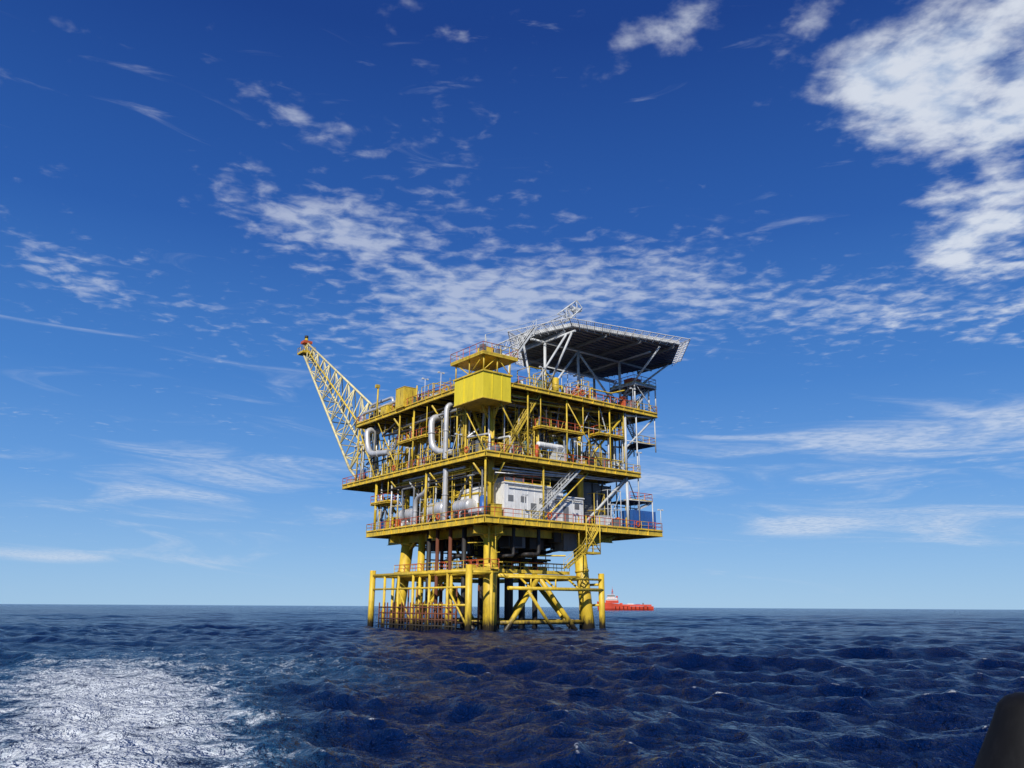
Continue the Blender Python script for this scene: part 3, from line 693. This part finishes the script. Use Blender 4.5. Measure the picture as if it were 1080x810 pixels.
mack=total([blob(0,23,12,4.5,.80),blob(-16,26.5,7,2.0,.95,-.12),blob(-17.3,32.6,5,1.4,.85,-.2),blob(-6,19,8,4,.7),blob(13,21.5,10,3.2,.7),blob(27,19,9,2.5,.65),blob(-31,20,4,1.2,.75,-.2),blob(-22,20,6,3,.45)])
low=total([blob(-20,8,9,2.6,.9),blob(20,9.5,16,3,.9),blob(-29,2.8,7,.7,1.0),blob(19.4,5.2,3,.5,1.4),blob(30,5,12,1,.6),blob(-17,14,8,2.5,.5),blob(0,4,30,1.5,.5),blob(33,11,7,1.5,.8)])
nL=NZ(nt,P,1.7,2,.55,.3,'2D'); nB=NZ(nt,P,4.2,6,.56,.1,'2D')
mp=N.new('ShaderNodeMapping'); L.new(P,mp.inputs[0]); mp.inputs['Rotation'].default_value=(0,0,math.radians(-14)); mp.inputs['Scale'].default_value=(.95,1.1,1)
nM=NZ(nt,mp.outputs[0],13,4,.54,.2,'2D')
tb=MM(nt,'ADD',MM(nt,'MULTIPLY_ADD',big,.50,nB),MM(nt,'MULTIPLY_ADD',nM,.34,-.17))
Db=MM(nt,'MULTIPLY',SS(nt,tb,.72,1.15),.88)
tm=MM(nt,'ADD',MM(nt,'MULTIPLY_ADD',mack,.50,nM),MM(nt,'MULTIPLY_ADD',nL,.65,-.325))
Dm=MM(nt,'MULTIPLY',SS(nt,tm,.66,1.24),.52)
cb2=N.new('ShaderNodeCombineXYZ'); L.new(MM(nt,'MULTIPLY',az,.06),cb2.inputs[0]); L.new(MM(nt,'MULTIPLY_ADD',el,.42,MM(nt,'MULTIPLY',az,.02)),cb2.inputs[1])
nS=NZ(nt,cb2.outputs[0],1.5,5,.6,.6,'2D')
Dl=MM(nt,'MULTIPLY',SS(nt,MM(nt,'MULTIPLY_ADD',low,.38,nS),.62,1.04),.58)
one=MM(nt,'SUBTRACT',1,Db); one=MM(nt,'MULTIPLY',one,MM(nt,'SUBTRACT',1,Dm)); one=MM(nt,'MULTIPLY',one,MM(nt,'SUBTRACT',1,Dl))
alpha=MM(nt,'MULTIPLY',MM(nt,'SUBTRACT',1,one),SS(nt,el,.2,1.5),clamp=True)
cc=N.new('ShaderNodeMix'); cc.data_type='RGBA'; cc.inputs[6].default_value=(4.4,5.5,7.4,1); cc.inputs[7].default_value=(7.3,7.8,8.6,1)
L.new(SS(nt,MM(nt,'ADD',nM,MM(nt,'MULTIPLY',nB,.5)),.5,.9),cc.inputs[0])
mx=N.new('ShaderNodeMix'); mx.data_type='RGBA'; L.new(alpha,mx.inputs[0]); L.new(sm.outputs[2],mx.inputs[6]); L.new(cc.outputs[2],mx.inputs[7])
L.new(mx.outputs[2],bg.inputs['Color'])

# sun
sd=bpy.data.lights.new('sun','SUN'); sd.energy=4.5; sd.angle=math.radians(.5); sd.color=(1,.95,.87)
so=bpy.data.objects.new('sun',sd); scene.collection.objects.link(so)
e,a=math.radians(SUN_EL),math.radians(SUN_AZ); dv=Vector((math.sin(a)*math.cos(e),math.cos(a)*math.cos(e),math.sin(e)))
so.rotation_euler=dv.to_track_quat('Z','Y').to_euler()

# camera
cd=bpy.data.cameras.new('camera'); cam=bpy.data.objects.new('camera',cd); scene.collection.objects.link(cam)
cd.sensor_width=36; cd.lens=28.27; cd.clip_start=.1; cd.clip_end=100000
cam.matrix_world=Matrix.Translation((0,0,2.75))@Matrix.Rotation(math.radians(90+15.48),4,'X')@Matrix.Rotation(math.radians(.32),4,'Z')
scene.camera=cam
scene.view_settings.view_transform='Standard'; scene.view_settings.look='None'; scene.view_settings.exposure=0
